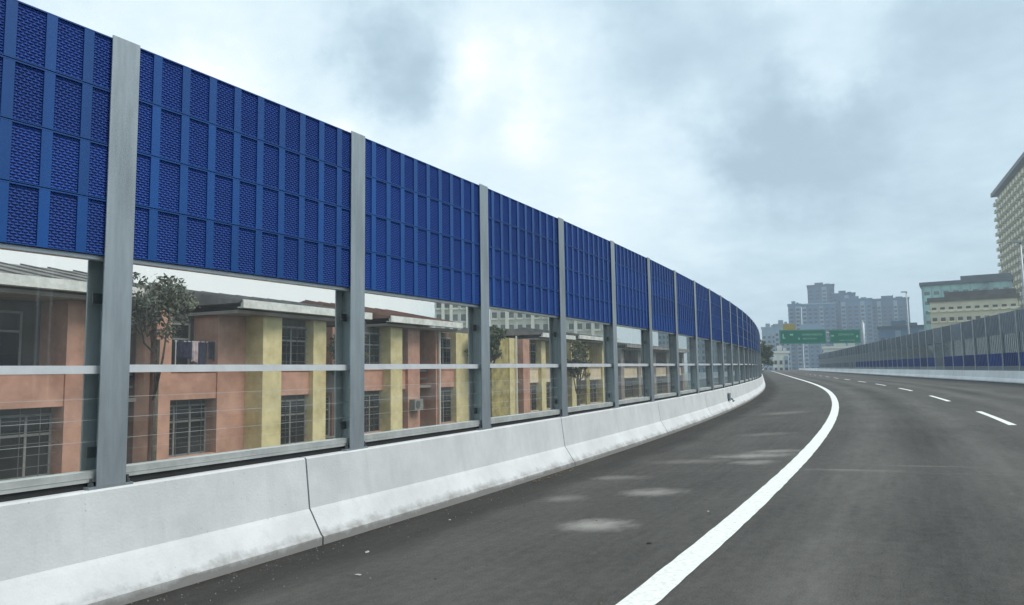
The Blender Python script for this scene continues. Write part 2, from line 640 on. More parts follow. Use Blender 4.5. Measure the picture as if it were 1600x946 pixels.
def rise(n):
    """crossfall of the carriageway"""
    pts = [(-1, 0), (.28, 0), (4.1, .235), (8.2, .34), (12.2, .34), (18.5, .22)]
    for (n0, z0), (n1, z1) in zip(pts, pts[1:]):
        if n <= n1:
            return z0 + (z1 - z0) * (n - n0) / (n1 - n0)
    return pts[-1][1]


def grade(s):
    return .00314 * min(max(s, -40), 40)


ZT = -1.791


def P(s, n, dz=0.0, flat=False):
    x, y, a = axis(s)
    return Vector((x + n * cos(a), y - n * sin(a), ZT + grade(s) + (0 if flat else rise(n)) + dz))


def frange(a, b, st):
    n = max(1, round((b - a) / st))
    return [a + (b - a) * i / n for i in range(n + 1)]


NR = 18.0            # offset of the right-hand parapet toe
# deck sheet with (s, n) coordinates as its uv map
ss = frange(-40, 70, .5) + frange(72, 420, 3)
ns = [.27, .6, 1, 1.6, 2.4, 3.2, 4.0, 4.4, 5.5, 7, 8.2, 10, 12.2, 14, 16, NR + .02]
mb = MB()
uvs = []
for s in ss:
    for n in ns:
        mb.v.append(tuple(P(s, n)))
        uvs.append((s, n))
w = len(ns)
for i in range(len(ss) - 1):
    for j in range(w - 1):
        mb.f.append((i * w + j, i * w + j + 1, (i + 1) * w + j + 1, (i + 1) * w + j))
        mb.mi.append(0)
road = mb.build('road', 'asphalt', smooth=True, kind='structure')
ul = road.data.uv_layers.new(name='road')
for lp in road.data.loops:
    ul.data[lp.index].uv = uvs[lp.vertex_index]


def sweep(name, prof, s_list, mats, parent=None, flat=True, caps=True, smooth=False, origin=None, **kw):
    """closed profile of (n, dz) swept along the road"""
    mb = MB()
    m = len(prof)
    for s in s_list:
        for n, dz in prof:
            p = P(s, n, dz, True) if flat is True else P(s, n, dz + flat, True)
            mb.v.append(tuple(p - origin) if origin is not None else tuple(p))
    for i in range(len(s_list) - 1):
        for j in range(m):
            j2 = (j + 1) % m
            mb.f.append((i * m + j, i * m + j2, (i + 1) * m + j2, (i + 1) * m + j))
            mb.mi.append(0)
    if caps:
        mb.f.append(tuple(range(m)))
        mb.f.append(tuple((len(s_list) - 1) * m + j for j in range(m - 1, -1, -1)))
        mb.mi += [0, 0]
    return mb.build(name, mats, parent, smooth, **kw)


sweep('bridge_deck', [(-.75, -.25), (.2, -.03), (4.1, .19), (8.2, .30), (12.2, .30), (18.3, .17), (19.2, -.1), (18.9, -1.3), (-.45, -1.3)],
      frange(-40, 420, 4), 'deck', kind='structure')


def marking(s0, s1, n, wd, name, st=.5):
    mb = MB()
    rj = random.Random(int(s0 * 10))
    sl_ = frange(s0, s1, st)
    for s in sl_:
        for q in (n - wd / 2, n + wd / 2):
            mb.v.append(tuple(P(s, q + rj.uniform(-.006, .006), .0045)))
    for i in range(len(sl_) - 1):
        mb.f.append((2 * i, 2 * i + 1, 2 * i + 3, 2 * i + 2))
        mb.mi.append(0)
    return mb.build(name, 'paint', kind='structure')


marking(-40, 330, 4.135, .24, 'edge_line', .2)
for k in range(-4, 12):
    s0 = 16.2 + 11.4 * k
    marking(s0, s0 + 5.2, 8.05, .15, 'lane_dash', 1.0)

# ------------------------------------------------------------------ left concrete parapet
PT = .890           # parapet height
parapet = thing('concrete_parapet', 'pale grey concrete road parapet with sloping foot running under the blue noise barrier', 'parapet', P(0, -.1, 0, True))
PAR_PROF = [(.28, -.02), (.28, .085), (.255, .105), (.115, .32), (.085, .36), (.022, PT - .015), (.007, PT), (-.435, PT), (-.45, PT - .015), (-.45, -.25)]
joints = [-39.4, -27, -20, -12.6, -5.2] + [2.15, 8.75] + [15.35 + 6.6 * k for k in range(0, 60)]
prev = joints[0]
po = parapet.location.copy()
for j in joints[1:]:
    g = .011
    c = P((prev + j) / 2, -.2, 0, True)
    o = sweep('parapet_segment', PAR_PROF, frange(prev + g, j - g, .55 if j < 80 else 3), 'concrete', parapet, origin=c)
    o.location = c - po
    prev = j
# dark sealant set back in the joints
for j in joints[1:30]:
    q = [(n - (.03 if n > 0 else -.03), z - (.025 if z > .5 else 0)) for n, z in PAR_PROF]
    c = P(j, -.2, 0, True)
    o = sweep('joint_filler', q, [j - .016, j + .016], 'rubber', parapet, origin=c)
    o.location = c - po
# small drain spout near the far bend
d = P(27.3, .11, .48, True)
mb = MB()
mb.tube([(-.05, 0, 0), (.10, 0, -.02), (.20, 0, -.14)], .075, 10)
mb.box(-.02, .03, -.17, .17, -.12, .20)
mb.build('drain_spout', 'steel', parapet).location = d - po

# ------------------------------------------------------------------ left noise barrier
ZB = -.9012 - ZT     # post foot above the toe level (= parapet top)
POST_H = 3.835
BAY = 3.0
barrier = thing('noise_barrier', 'tall blue louvred noise barrier with clear lower panes on steel posts, left of the road', 'noise barrier', P(0, 0, ZB, True))
bo = barrier.location.copy()

fw, dp = .25, .25
mb = MB()
mb.box(-fw / 2, fw / 2, -.016, 0, 0.02, POST_H)
mb.box(-fw / 2, fw / 2, -dp, -dp + .016, 0.02, POST_H)
mb.box(-.007, .007, -dp + .016, -.016, 0.02, POST_H)
post_me = mb.mesh('steel_post', 'steel')
mb = MB()
mb.box(-.19, .19, -.335, .0, 0, .022)
plate_me = mb.mesh('base_plate', 'steel')
mb = MB()
mb.tube([(0, 0, .022), (0, 0, .05)], .024, 6)
mb.tube([(0, 0, .05), (0, 0, .085)], .012, 8)
bolt_me = mb.mesh('anchor_bolt', 'bolt')
mb = MB()
mb.box(-.05, .05, -.012, .0, 0, .09)
mb.tube([(-.028, -.012, .045), (-.028, -.03, .045)], .012, 6)
mb.tube([(.028, -.012, .045), (.028, -.03, .045)], .012, 6)
clip_me = mb.mesh('rail_bracket', 'bolt')

# a blue panel module: 2.97 x .47, ribs proud of louvre fields
PL, RH = 2.965, .4755
RY0, RY1 = -.140, -.018
mod = MB()
lou = MB()
hh = RH - .012
mod.box(-PL / 2, PL / 2, RY0, RY1 - .02, .004, hh, 1)
mod.box(-PL / 2, PL / 2, RY1 - .02, RY1 - .0005, .0, .007, 0)
mod.box(-PL / 2, PL / 2, RY1 - .02, RY1 - .0005, hh - .007, hh + .004, 0)
nfield = 10
per = PL / nfield
ribw = per * .28
for k in range(nfield + 1):
    xc = -PL / 2 + k * per
    a_, b_ = max(-PL / 2, xc - ribw / 2), min(PL / 2, xc + ribw / 2)
    mod.box(a_, b_, RY1 - .02, RY1 - .0015, .007, hh - .007, 0)
for k in range(nfield):
    xa = -PL / 2 + k * per + ribw / 2
    fwid = per - ribw
    nrow = 20
    pz = (hh - .016) / nrow
    for r in range(nrow):
        z0 = .008 + r * pz
        ncol = 4
        cw = fwid / ncol
        for c in range(ncol + (r % 2)):
            x0_ = xa + (c - (.5 if r % 2 else 0)) * cw + .004
            x1_ = x0_ + cw - .008
            x0_, x1_ = max(x0_, xa), min(x1_, xa + fwid)
            if x1_ - x0_ < .012:
                continue
            # a pressed hood: top edge on the sheet, lower lip standing out
            yb, yf = RY1 - .0195, RY1 - .009
            lou.add([(x0_, yb, z0 + pz * .80), (x1_, yb, z0 + pz * .80), (x0_ + .004, yf, z0 + pz * .30), (x1_ - .004, yf, z0 + pz * .30),
                     (x0_, yb, z0 + pz * .26), (x1_, yb, z0 + pz * .26)],
                    [(0, 2, 3, 1), (0, 4, 2), (1, 3, 5), (2, 4, 5, 3)])
mod_me = mod.mesh('acoustic_panel', ['blue', 'infill'])
lou_me = lou.mesh('pressed_louvres', 'louvre')

GY0, GY1 = -.128, -.113
ZM = .071 + .9012            # mid rail centre above post foot
ZBLUE = 1.023 + .9012
mb = MB()
mb.box(-PL / 2, PL / 2, -.165, -.070, -.033, .033)
mid_me = mb.mesh('mid_rail', 'alu')
mb = MB()
mb.box(-PL / 2, PL / 2, -.19, -.055, .060, .145)
mb.box(-PL / 2, PL / 2, -.175, -.052, .092, .098)
bot_me = mb.mesh('bottom_rail', 'railgrey')
mb = MB()
mb.box(-PL / 2 + .03, PL / 2 - .03, -.17, -.075, .003, .059)
gas_me = mb.mesh('rubber_gasket', 'rubber')
mb = MB()
mb.box(-PL / 2, PL / 2, -.150, -.060, -.036, -.002)
top_me = mb.mesh('panel_channel', 'alu')


def pane_mesh(h, wires):
    g_ = MB()
    g_.box(-PL / 2 + .002, PL / 2 - .002, GY0, GY1, 0, h)
    f_ = MB()
    for z in wires:
        f_.box(-PL / 2 + .003, PL / 2 - .003, GY1 + .0005, GY1 + .0025, z - .0017, z + .0017)
    return g_.mesh('clear_pane', 'glass'), f_.mesh('reinforcing_wires', 'railgrey')


hl = ZM - .034 - .146
hu = ZBLUE - .037 - (ZM + .034)
pane_lo, wire_lo = pane_mesh(hl, [hl * .30, hl * .52, hl * .74])
pane_up, wire_up = pane_mesh(hu, [])

IBAYS = range(-4, 31)
SA = 50.0
for i in list(IBAYS) + [IBAYS[-1] + 1]:
    s = i * BAY
    p = P(s, 0, ZB, True)
    a = axis(s)[2]
    rz = -pi / 2 - a                     # local +y faces the road
    po_ = link('steel_post', post_me, barrier, p - bo, (0, 0, rz), bevel=.004 if i < 6 else 0)
    bp_ = link('base_plate', plate_me, po_)
    if i < 12:
        for (bx, by) in ((-.155, -.03), (.155, -.03), (-.155, -.30), (.155, -.30)):
            link('anchor_bolt', bolt_me, po_, (bx, by, 0))
    if i < 9:
        link('rail_bracket', clip_me, po_, (.07, -.158, ZM + .55))
        link('rail_bracket', clip_me, po_, (.07, -.158, .24))
for i in IBAYS:
    pa, pb = P(i * BAY, 0, ZB, True), P(i * BAY + BAY, 0, ZB, True)
    d = pa - pb
    rz = math.atan2(d.y, d.x)
    c = (pa + pb) / 2 - bo
    base = lambda z: (c.x, c.y, c.z + z)
    for r in range(4):
        p_ = link('acoustic_panel', mod_me, barrier, base(ZBLUE + r * RH), (0, 0, rz))
        link('pressed_louvres', lou_me, p_, kind='stuff')
    link('panel_channel', top_me, barrier, base(ZBLUE), (0, 0, rz))
    g1 = link('clear_pane', pane_lo, barrier, base(.146), (0, 0, rz))
    link('reinforcing_wires', wire_lo, g1) if i < 6 else None
    link('clear_pane', pane_up, barrier, base(ZM + .034), (0, 0, rz))
    link('mid_rail', mid_me, barrier, base(ZM), (0, 0, rz))
    link('bottom_rail', bot_me, barrier, base(0), (0, 0, rz))
    link('rubber_gasket', gas_me, barrier, base(0), (0, 0, rz))

# ------------------------------------------------------------------ right parapet and right noise wall
rpar = thing('concrete_parapet', 'long white painted concrete parapet on the far right side of the road', 'parapet', P(60, NR + .2, 0))
rp0 = rpar.location.copy()
zr = rise(NR)
RPROF = [(NR, zr - .02), (NR, zr + .085), (NR + .16, zr + .33), (NR + .24, zr + .89), (NR + .68, zr + .89), (NR + .68, zr - .35)]
prev = -30
for j in [-30 + 15 * k for k in range(1, 29)]:
    c = P((prev + j) / 2, NR, 0, True)
    o = sweep('parapet_segment', RPROF, frange(prev + .012, j - .012, 3), 'pale_concrete', rpar, origin=c)
    o.location = c - rp0
    prev = j
rwall = thing('noise_barrier', 'long grey and navy panelled noise barrier on the far right side of the road', 'noise barrier', P(60, NR + .45, .89))
rw0 = rwall.location.copy()
RB, RHT = 4.0, 4.6
mb = MB()
mb.box(-.11, .11, -.11, .11, 0, RHT + .05)
rpost = mb.mesh('wall_post', 'postR')


def slab(h, t, mat_, ribs, name):
    m_ = MB()
    m_.box(-RB / 2 + .1, RB / 2 - .1, -t / 2, t / 2, 0, h)
    for k in range(ribs):
        xc = -RB / 2 + .1 + (k + .5) * (RB - .2) / ribs
        m_.box(xc - .05, xc + .05, t / 2, t / 2 + .03, .03, h - .03)
        m_.box(xc - .05, xc + .05, -t / 2 - .03, -t / 2, .03, h - .03)
    return m_.mesh(name, mat_)


r_blue = slab(1.05, .12, 'blueR', 9, 'navy_panel')
r_greylow = slab(1.05, .12, 'greyR', 9, 'grey_panel')
r_kick = slab(.36, .14, 'greyR', 0, 'kick_panel')
r_top = slab(1.64, .10, 'greyR', 9, 'upper_panel')
mb = MB()
mb.box(-RB / 2 + .1, RB / 2 - .1, -.01, .01, 0, 1.50)
r_glass = mb.mesh('tinted_pane', 'glassR')
mb = MB()
for k in range(9):
    xc = -RB / 2 + .1 + k * (RB - .2) / 8
    mb.box(xc - .03, xc + .03, -.035, .035, 0, 1.5)
r_mull = mb.mesh('mullions', 'postR')
for k in range(0, 72):
    s0 = -28 + RB * k
    pa, pb = P(s0, NR + .46, .89 + 0), P(s0 + RB, NR + .46, .89)
    pa.z = pb.z = (pa.z + pb.z) / 2
    d = pb - pa
    rz = math.atan2(d.y, d.x)
    c = (pa + pb) / 2 - rw0
    link('wall_post', rpost, rwall, pa - rw0, (0, 0, rz))
    link('kick_panel', r_kick, rwall, c, (0, 0, rz))
    grey = k == 28 or k > 46
    link('grey_panel' if grey else 'navy_panel', r_greylow if grey else r_blue, rwall, c + Vector((0, 0, .37)), (0, 0, rz))
    g_ = link('tinted_pane', r_glass, rwall, c + Vector((0, 0, 1.43)), (0, 0, rz))
    link('mullions', r_mull, g_)
    link('upper_panel', r_top, rwall, c + Vector((0, 0, 2.94)), (0, 0, rz))


def lamp_post(s, h, label):
    p = P(s, NR + .9, .0)
    a = axis(s)[2]
    t = thing('lamp_post', label, 'lamp post', p, pi / 2 - a, 'lamp posts along the right noise barrier')
    m_ = MB()
    m_.tube([(0, 0, -.2), (0, 0, 3), (0, 0, h)], [.14, .115, .07], 10)
    m_.build('pole', 'postR', t, True)
    m_ = MB()
    m_.box(-.24, .24, -.24, .24, -.25, .05)
    m_.build('base_plinth', 'postR', t)
    m_ = MB()
    m_.prism([(-.12, h - .02), (-.12, h + .10), (.10, h + .16), (.62, h + .14), (.66, h + .08), (.60, h + .03)], -.12, .12)
    hd = m_.build('lamp_head', 'postR', t)
    m_ = MB()
    m_.box(-.08, .08, .22, .56, h + .0, h + .028)
    m_.build('lens', 'lamp', hd)


lamp_post(59.5, 10.5, 'tall grey lamp post in front of the beige hotel tower, nearest on the right')
lamp_post(105, 11.2, 'tall grey lamp post rising before the blue towers, between sign and teal building')
lamp_post(150, 10.5, 'slender far lamp post just right of the smaller green road sign')


# ------------------------------------------------------------------ green signs on a gantry
def rel(u, v, depth):
    r = ray(u, v)
    return r * (depth / r.y)


def sign_gantry():
    dep = 158.0
    a, b = rel(1220, 527, dep), rel(1290, 527, dep)
    c = rel(1356, 580, dep)
    t = thing('sign_gantry', 'grey steel cantilever gantry holding the two green direction signs', 'gantry', (c.x, c.y, c.z - .6), 0)
    top = rel(1356, 506, dep).z - t.location.z
    m_ = MB()
    m_.tube([(0, .9, 0), (0, .9, top + .3)], .28, 10)
    m_.build('column', 'postR', t, True)
    xl = a.x - t.location.x
    m_ = MB()
    zc = (rel(1300, 527, dep).z - t.location.z)
    for z in (zc - .9, zc + .9):
        m_.tube([(0, .9, z), (xl + .5, .9, z)], .12, 6)
    n_ = 14
    for k in range(n_):
        x0_, x1_ = xl * k / n_, xl * (k + 1) / n_
        m_.tube([(x0_, .9, zc - .9), (x1_, .9, zc + .9)] if k % 2 else [(x0_, .9, zc + .9), (x1_, .9, zc - .9)], .06, 5)
    m_.build('truss_beam', 'postR', t)
    return dep


def road_sign(u0, v0, u1, v1, dep, label, marks, extra=None):
    a, b = rel(u0, v1, dep), rel(u1, v0, dep)
    w_, h_ = b.x - a.x, b.z - a.z
    t = thing('road_sign', label, 'road sign', ((a.x + b.x) / 2, a.y, a.z), 0)
    m_ = MB()
    m_.box(-w_ / 2, w_ / 2, 0, .12, 0, h_)
    m_.build('sign_board', 'green', t)
    m_ = MB()
    e = .14
    for q in ((-w_ / 2 + .1, w_ / 2 - .1, .1, .1 + e * .6), (-w_ / 2 + .1, w_ / 2 - .1, h_ - .1 - e * .6, h_ - .1)):
        m_.box(q[0], q[1], -.012, -.002, q[2], q[3])
    for q in ((-w_ / 2 + .1, -w_ / 2 + .1 + e * .6), (w_ / 2 - .1 - e * .6, w_ / 2 - .1)):
        m_.box(q[0], q[1], -.012, -.002, .1 + e, h_ - .1 - e)
    m_.build('border_line', mat('sign_border', (.10, .30, .24), .6), t)
    m_ = MB()
    for (x0_, x1_, z0_, z1_) in marks:
        m_.box(-w_ / 2 + x0_ * w_, -w_ / 2 + x1_ * w_, -.013, -.003, z0_ * h_, z1_ * h_)
    m_.build('lettering', 'signwhite', t)
    if extra:
        x0_, x1_, hh_, mt, nm = extra[0]
        for x0_, x1_, hh_, mt, nm in extra:
            m_ = MB()
            m_.box(-w_ / 2 + x0_ * w_, -w_ / 2 + x1_ * w_, 0.01, .10, h_ + .02, h_ + hh_)
            m_.build(nm, mt, t)
    m_ = MB()
    for fx in (-.3, .3):
        m_.box(w_ * fx - .06, w_ * fx + .06, .125, .68, h_ * .2, h_ * .85)
    m_.build('mounting_bracket', 'postR', t)


dep = sign_gantry()


def blurred_words(rows, seed):
    r = random.Random(seed)
    out = []
    for (xa, xb, z0, z1) in rows:
        x_ = xa
        while x_ < xb:
            wd = r.uniform(.010, .018)
            k = r.random()
            if k < .5:
                out.append((x_, x_ + wd * .35, z0, z1))
                out.append((x_ + wd * .36, x_ + wd, (z0 + z1) / 2 - .02, (z0 + z1) / 2 + .02))
            else:
                out.append((x_, x_ + wd * .4, z0, z1))
            x_ += wd + .008
    return out


road_sign(1219, 515, 1290, 538, dep, 'wide green direction sign with a small yellow plate above its left end', 
          [(.06, .085, .38, .72), (.085, .12, .38, .46), (.22, .29, .60, .72), (.40, .43, .30, .44)] + blurred_words([(.48, .92, .56, .74), (.5, .8, .3, .42)], 3),
          [(.08, .34, 1.3, 'signyellow', 'yellow_plate'), (.44, .94, 1.15, 'towerpale', 'pale_plate')])
road_sign(1297, 515, 1344, 537, dep, 'smaller green direction sign, right of the wide one',
          [(.86, .92, .42, .58), (.05, .14, .5, .62)] + blurred_words([(.28, .78, .56, .74), (.3, .8, .16, .26)], 5), None)

# ------------------------------------------------------------------ flats behind the noise barrier
GZ = -9.8
FA = .45
FO = Vector((-11.0, 26.0, 0))
FD = Vector((sin(FA), cos(FA), 0))
FNY = Vector((-cos(FA), sin(FA), 0))


def FP(t, d=0, z=GZ):
    return Vector((*(FO + FD * t + FNY * d).xy, z))


FLOORS = [-.8, -3.8, -6.8, -9.8]


def flats(t0, t1, cols, label, wallmat, roofmat='roof', gutter=None, eave=2.62, ridge=.75, gut='white', depth=9.0, acs=()):
    """walk-up block; cols = (from, to, kind, colour, setback, band colour or None)"""
    base = FP(t0)
    th = thing('apartment_block', label, 'apartment block', base, pi / 2 - FA)
    L = t1 - t0
    Z = lambda z: z - GZ
    core = MB()
    core.box(0, L, 2.0, depth, 0, Z(eave - .35))
    core.build('wall', wallmat, th)
    for (a, b, kind, c, sb, band) in cols:
        a -= t0
        b -= t0
        if kind == 'pier':
            MB().box(a, b, sb, 2.02, 0, Z(eave - .35)).build('pier', c, th)
        elif kind == 'pipe':
            MB().tube([((a + b) / 2, sb - .12, 0), ((a + b) / 2, sb - .12, Z(eave - .2))], .06, 8).build('drainpipe', 'pipe', th)
        else:
            for k, f in enumerate(FLOORS):
                top = FLOORS[k - 1] if k else eave - .36
                hi = f + .95
                lab = {}
                if band:
                    MB().box(a, b, sb + .06, sb + .24, Z(f - .02), Z(hi)).box(a, b, sb + .03, sb + .27, Z(hi), Z(hi + .05)) \
                        .build('balcony_parapet', band, th)
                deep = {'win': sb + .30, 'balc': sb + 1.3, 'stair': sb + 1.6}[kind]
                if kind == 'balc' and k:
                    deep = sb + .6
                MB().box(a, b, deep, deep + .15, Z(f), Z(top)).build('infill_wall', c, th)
                MB().box(a, b, sb + .10, deep, Z(f), Z(f + .12)).build('floor_slab', 'greywall', th)
                if k > 1:
                    continue
                if kind == 'stair':
                    MB().box(a + .2 * (b - a), b - .25 * (b - a), deep - .05, deep - .005, Z(f + .12), Z(f + 2.3)).build('door', 'door', th)
                    MB().box(a, b, sb + .30, sb + .34, Z(f + .85), Z(f + .95)).box(a, b, sb + .30, sb + .34, Z(f + .45), Z(f + .52)).build('stair_railing', 'grille', th)
                    continue
                # window: frame with panes, and an iron grille in front
                x0_, x1_ = (a + .04, b - .04) if kind == 'win' or k else (a + .12 * (b - a), b - .12 * (b - a))
                z0_ = Z(f + 1.0)
                z1_ = Z(min(top - .12, f + 2.75))
                yw = deep - .07
                fr = MB()
                nc = max(2, round((x1_ - x0_) / .75))
                for q in range(nc + 1):
                    xc = x0_ + (x1_ - x0_) * q / nc
                    fr.box(xc - .035, xc + .035, yw, yw + .065, z0_, z1_)
                zq = z0_ + (z1_ - z0_) * .68
                for zc in (z0_, zq, z1_):
                    fr.box(x0_ - .035, x1_ + .035, yw - .004, yw + .064, zc - .035, zc + .035)
                w_ = fr.build('window', 'frame', th)
                for q in range(nc):
                    xa, xb = x0_ + (x1_ - x0_) * q / nc + .035, x0_ + (x1_ - x0_) * (q + 1) / nc - .035
                    MB().box(xa, xb, yw + .025, yw + .04, z0_ + .03, zq - .03).build('pane', 'pane', w_)
                    MB().box(xa, xb, yw + .025, yw + .04, zq + .03, z1_ - .03).build('pane', 'pane', w_)
                if kind == 'balc' and k == 1 or kind == 'win' and (b - a) < 2.5:
                    gr = MB()
                    yg = sb + .16
                    for q in range(1, 6):
                        zc = Z(hi) + .05 + (Z(top) - Z(hi) - .1) * q / 6
                        gr.box(a, b, yg, yg + .018, zc - .009, zc + .009)
                    ng = max(3, round((b - a) / .55))
                    for q in range(1, ng):
                        xc = a + (b - a) * q / ng
                        gr.box(xc - .009, xc + .009, yg + .019, yg + .035, Z(hi) + .05, Z(top))
                    gr.build('window_grille', 'grille', th)
    for (ax, af, ay) in acs:
        ac = MB()
        ac.box(ax - t0 - .4, ax - t0 + .4, ay - .34, ay - .02, Z(af), Z(af + .55))
        o_ = ac.build('air_conditioner', 'frame', th)
        fan = MB()
        fan.tube([(ax - t0 - .1, ay - .345, Z(af + .28)), (ax - t0 - .1, ay - .36, Z(af + .28))], .2, 12)
        fan.build('fan_grille', 'grille', o_)
    ga, gb, gd = gutter or (t0, t1, .7)
    ga -= t0
    gb -= t0
    ev = Z(eave)
    MB().box(ga, gb, -gd, -gd + .14, ev - .16, ev + .14).box(ga, gb, -gd + .14, -gd + .30, ev - .16, ev - .12).build('gutter', gut, th)
    MB().box(ga + .05, gb - .05, -gd + .31, 2.4, ev - .34, ev - .22).build('soffit', 'greywall', th)
    rf = MB()
    rf.prism([(-gd + .05, ev + .10), (-gd + .12, ev + .02), (depth + .5, ev + .02), (depth + .5, ev + .10), (depth * .5, ev + ridge)], ga - .1, gb + .1)
    rf.build('roof', roofmat, th)
    # corrugation battens that follow the front roof slope
    sl_ = MB()
    n_ = int((gb - ga) / .9)
    y1, z1 = -gd + .05, ev + .10
    y2, z2 = depth * .5, ev + ridge
    for q in range(n_ + 1):
        xc = ga + (gb - ga) * q / max(1, n_)
        sl_.add([(xc - .04, y1, z1), (xc + .04, y1, z1), (xc + .04, y2, z2), (xc - .04, y2, z2),
                 (xc - .04, y1, z1 + .05), (xc + .04, y1, z1 + .05), (xc + .04, y2, z2 + .05), (xc - .04, y2, z2 + .05)],
                [(0, 1, 2, 3), (4, 7, 6, 5), (0, 4, 5, 1), (1, 5, 6, 2), (2, 6, 7, 3), (3, 7, 4, 0)])
    sl_.build('roof_seams', roofmat, th)
    return th


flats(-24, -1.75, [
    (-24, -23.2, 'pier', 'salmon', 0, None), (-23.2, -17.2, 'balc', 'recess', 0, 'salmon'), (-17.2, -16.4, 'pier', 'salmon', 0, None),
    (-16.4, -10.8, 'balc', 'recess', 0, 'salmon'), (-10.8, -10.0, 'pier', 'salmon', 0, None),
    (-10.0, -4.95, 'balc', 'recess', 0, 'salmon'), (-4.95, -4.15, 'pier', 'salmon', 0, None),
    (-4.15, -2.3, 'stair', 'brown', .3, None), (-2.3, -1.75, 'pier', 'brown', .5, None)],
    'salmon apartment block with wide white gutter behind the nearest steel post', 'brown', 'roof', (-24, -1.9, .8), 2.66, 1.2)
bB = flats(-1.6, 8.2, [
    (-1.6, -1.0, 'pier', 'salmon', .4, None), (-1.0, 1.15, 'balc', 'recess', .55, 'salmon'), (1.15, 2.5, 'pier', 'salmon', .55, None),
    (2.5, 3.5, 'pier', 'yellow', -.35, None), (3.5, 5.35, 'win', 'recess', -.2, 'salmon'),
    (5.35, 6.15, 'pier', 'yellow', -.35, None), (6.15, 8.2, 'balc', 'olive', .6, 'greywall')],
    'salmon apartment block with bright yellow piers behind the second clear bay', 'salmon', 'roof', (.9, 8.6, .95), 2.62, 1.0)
flats(9.4, 20.4, [
    (9.4, 11.1, 'win', 'recess', .2, 'salmon'), (11.1, 12.1, 'pier', 'yellow', -.2, None), (12.1, 12.9, 'win', 'brown', .1, 'salmon'),
    (12.9, 14.0, 'pier', 'salmon', 0, None), (14.0, 15.6, 'stair', 'brown', .2, None), (15.6, 16.0, 'pier', 'salmon', 0, None),
    (15.7, 15.9, 'pipe', None, 0, None), (16.0, 17.8, 'win', 'brown', .1, 'salmon'), (17.8, 20.4, 'pier', 'yellow', 0, None)],
    'apartment block with rusty roof, white drainpipe and dark stairwell behind the third bay', 'salmon', 'redroof', (10.3, 17.2, .8), 2.62, 1.15, acs=[(13.4, -1.9, 0)])
flats(22.2, 34.6, [
    (22.2, 24.6, 'pier', 'olive', 0, None), (24.6, 25.7, 'pier', 'yellow', -.1, None), (25.3, 25.5, 'pipe', None, -.1, None),
    (25.7, 26.9, 'stair', 'brown', .2, None), (26.9, 28.0, 'pier', 'salmon', 0, None),
    (28.0, 29.8, 'win', 'olive', .1, 'cream'), (29.8, 30.6, 'pier', 'yellow', -.1, None), (30.6, 33.0, 'balc', 'yellow', .1, 'cream'),
    (33.0, 34.6, 'pier', 'yellow', 0, None)],
    'stained yellow apartment block with dark doorway behind the fourth bay', 'olive', 'roof', (28.6, 35.0, .8), 2.55, .8, acs=[(33.8, -2.0, 0)])
flats(36.0, 46.8, [
    (36.0, 37.6, 'pier', 'yellow', 0, None), (37.6, 39.4, 'balc', 'olive', .1, 'cream'), (39.4, 40.2, 'pier', 'olive', 0, None),
    (40.2, 43.6, 'balc', 'yellow', .1, 'cream'), (43.6, 44.4, 'pier', 'yellow', 0, None), (44.4, 46.0, 'win', 'olive', .1, 'cream'),
    (46.0, 46.8, 'pier', 'yellow', 0, None)],
    'yellow apartment block with cream balcony bands behind the fifth bay', 'yellow', 'roof', (36.4, 46.9, .6), 2.7, .9)
flats(49.0, 76.0, [
    (49, 50, 'pier', 'greywall', 0, None), (50, 55, 'balc', 'olive', .1, 'cream'), (55, 56, 'pier', 'greywall', 0, None),
    (56, 61, 'balc', 'recess', .1, 'cream'), (61, 62, 'pier', 'greywall', 0, None), (62, 67, 'balc', 'olive', .1, 'cream'),
    (67, 68, 'pier', 'greywall', 0, None), (68, 74.9, 'balc', 'recess', .1, 'cream'), (74.9, 76, 'pier', 'greywall', 0, None)],
    'low grey block with cream balcony bands, farthest of the row behind the barrier', 'greywall', 'roof', (49, 76, .7), 2.3, .8, 'greywall')

# laundry on the upper balcony
lt = thing('clothesline', 'dark laundry hanging on a pole on the salmon upper balcony', 'laundry', FP(1.0, .75, -.75), pi / 2 - FA)
MB().tube([(-1.6, 0, 2.0), (.95, 0, 2.0)], .02, 6).build('pole', 'alu', lt)
MB().tube([(-1.55, 0, 0), (-1.55, 0, 2.0)], .02, 6).build('post', 'alu', lt)
MB().tube([(.9, 0, 0), (.9, 0, 2.0)], .02, 6).build('post', 'alu', lt)
rl = random.Random(4)
xg = -1.5
for k in range(7):
    wg = rl.uniform(.24, .38)
    hg = rl.uniform(.55, 1.0)
    g_ = MB()
    n_ = 5
    for q in range(n_ + 1):
        xq = xg + wg * q / n_
        yo = .03 * sin(q * 2.1 + k)
        for (yy, zz_) in ((yo * .3 - .012, 2.02), (yo - .02, 2.0 - hg * .5), (yo * 1.4 - .012, 2.0 - hg + .04 * sin(q))):
            g_.v.append((xq, yy, zz_))
    for q in range(n_):
        for r in range(2):
            g_.f.append((q * 3 + r, q * 3 + 3 + r, q * 3 + 4 + r, q * 3 + 1 + r))
            g_.mi.append(0)
    o = g_.build('garment', 'cloth_pale' if k == 2 else 'cloth_dark', lt)
    so = o.modifiers.new('thick', 'SOLIDIFY')
    so.thickness = .012
    xg += wg + .04


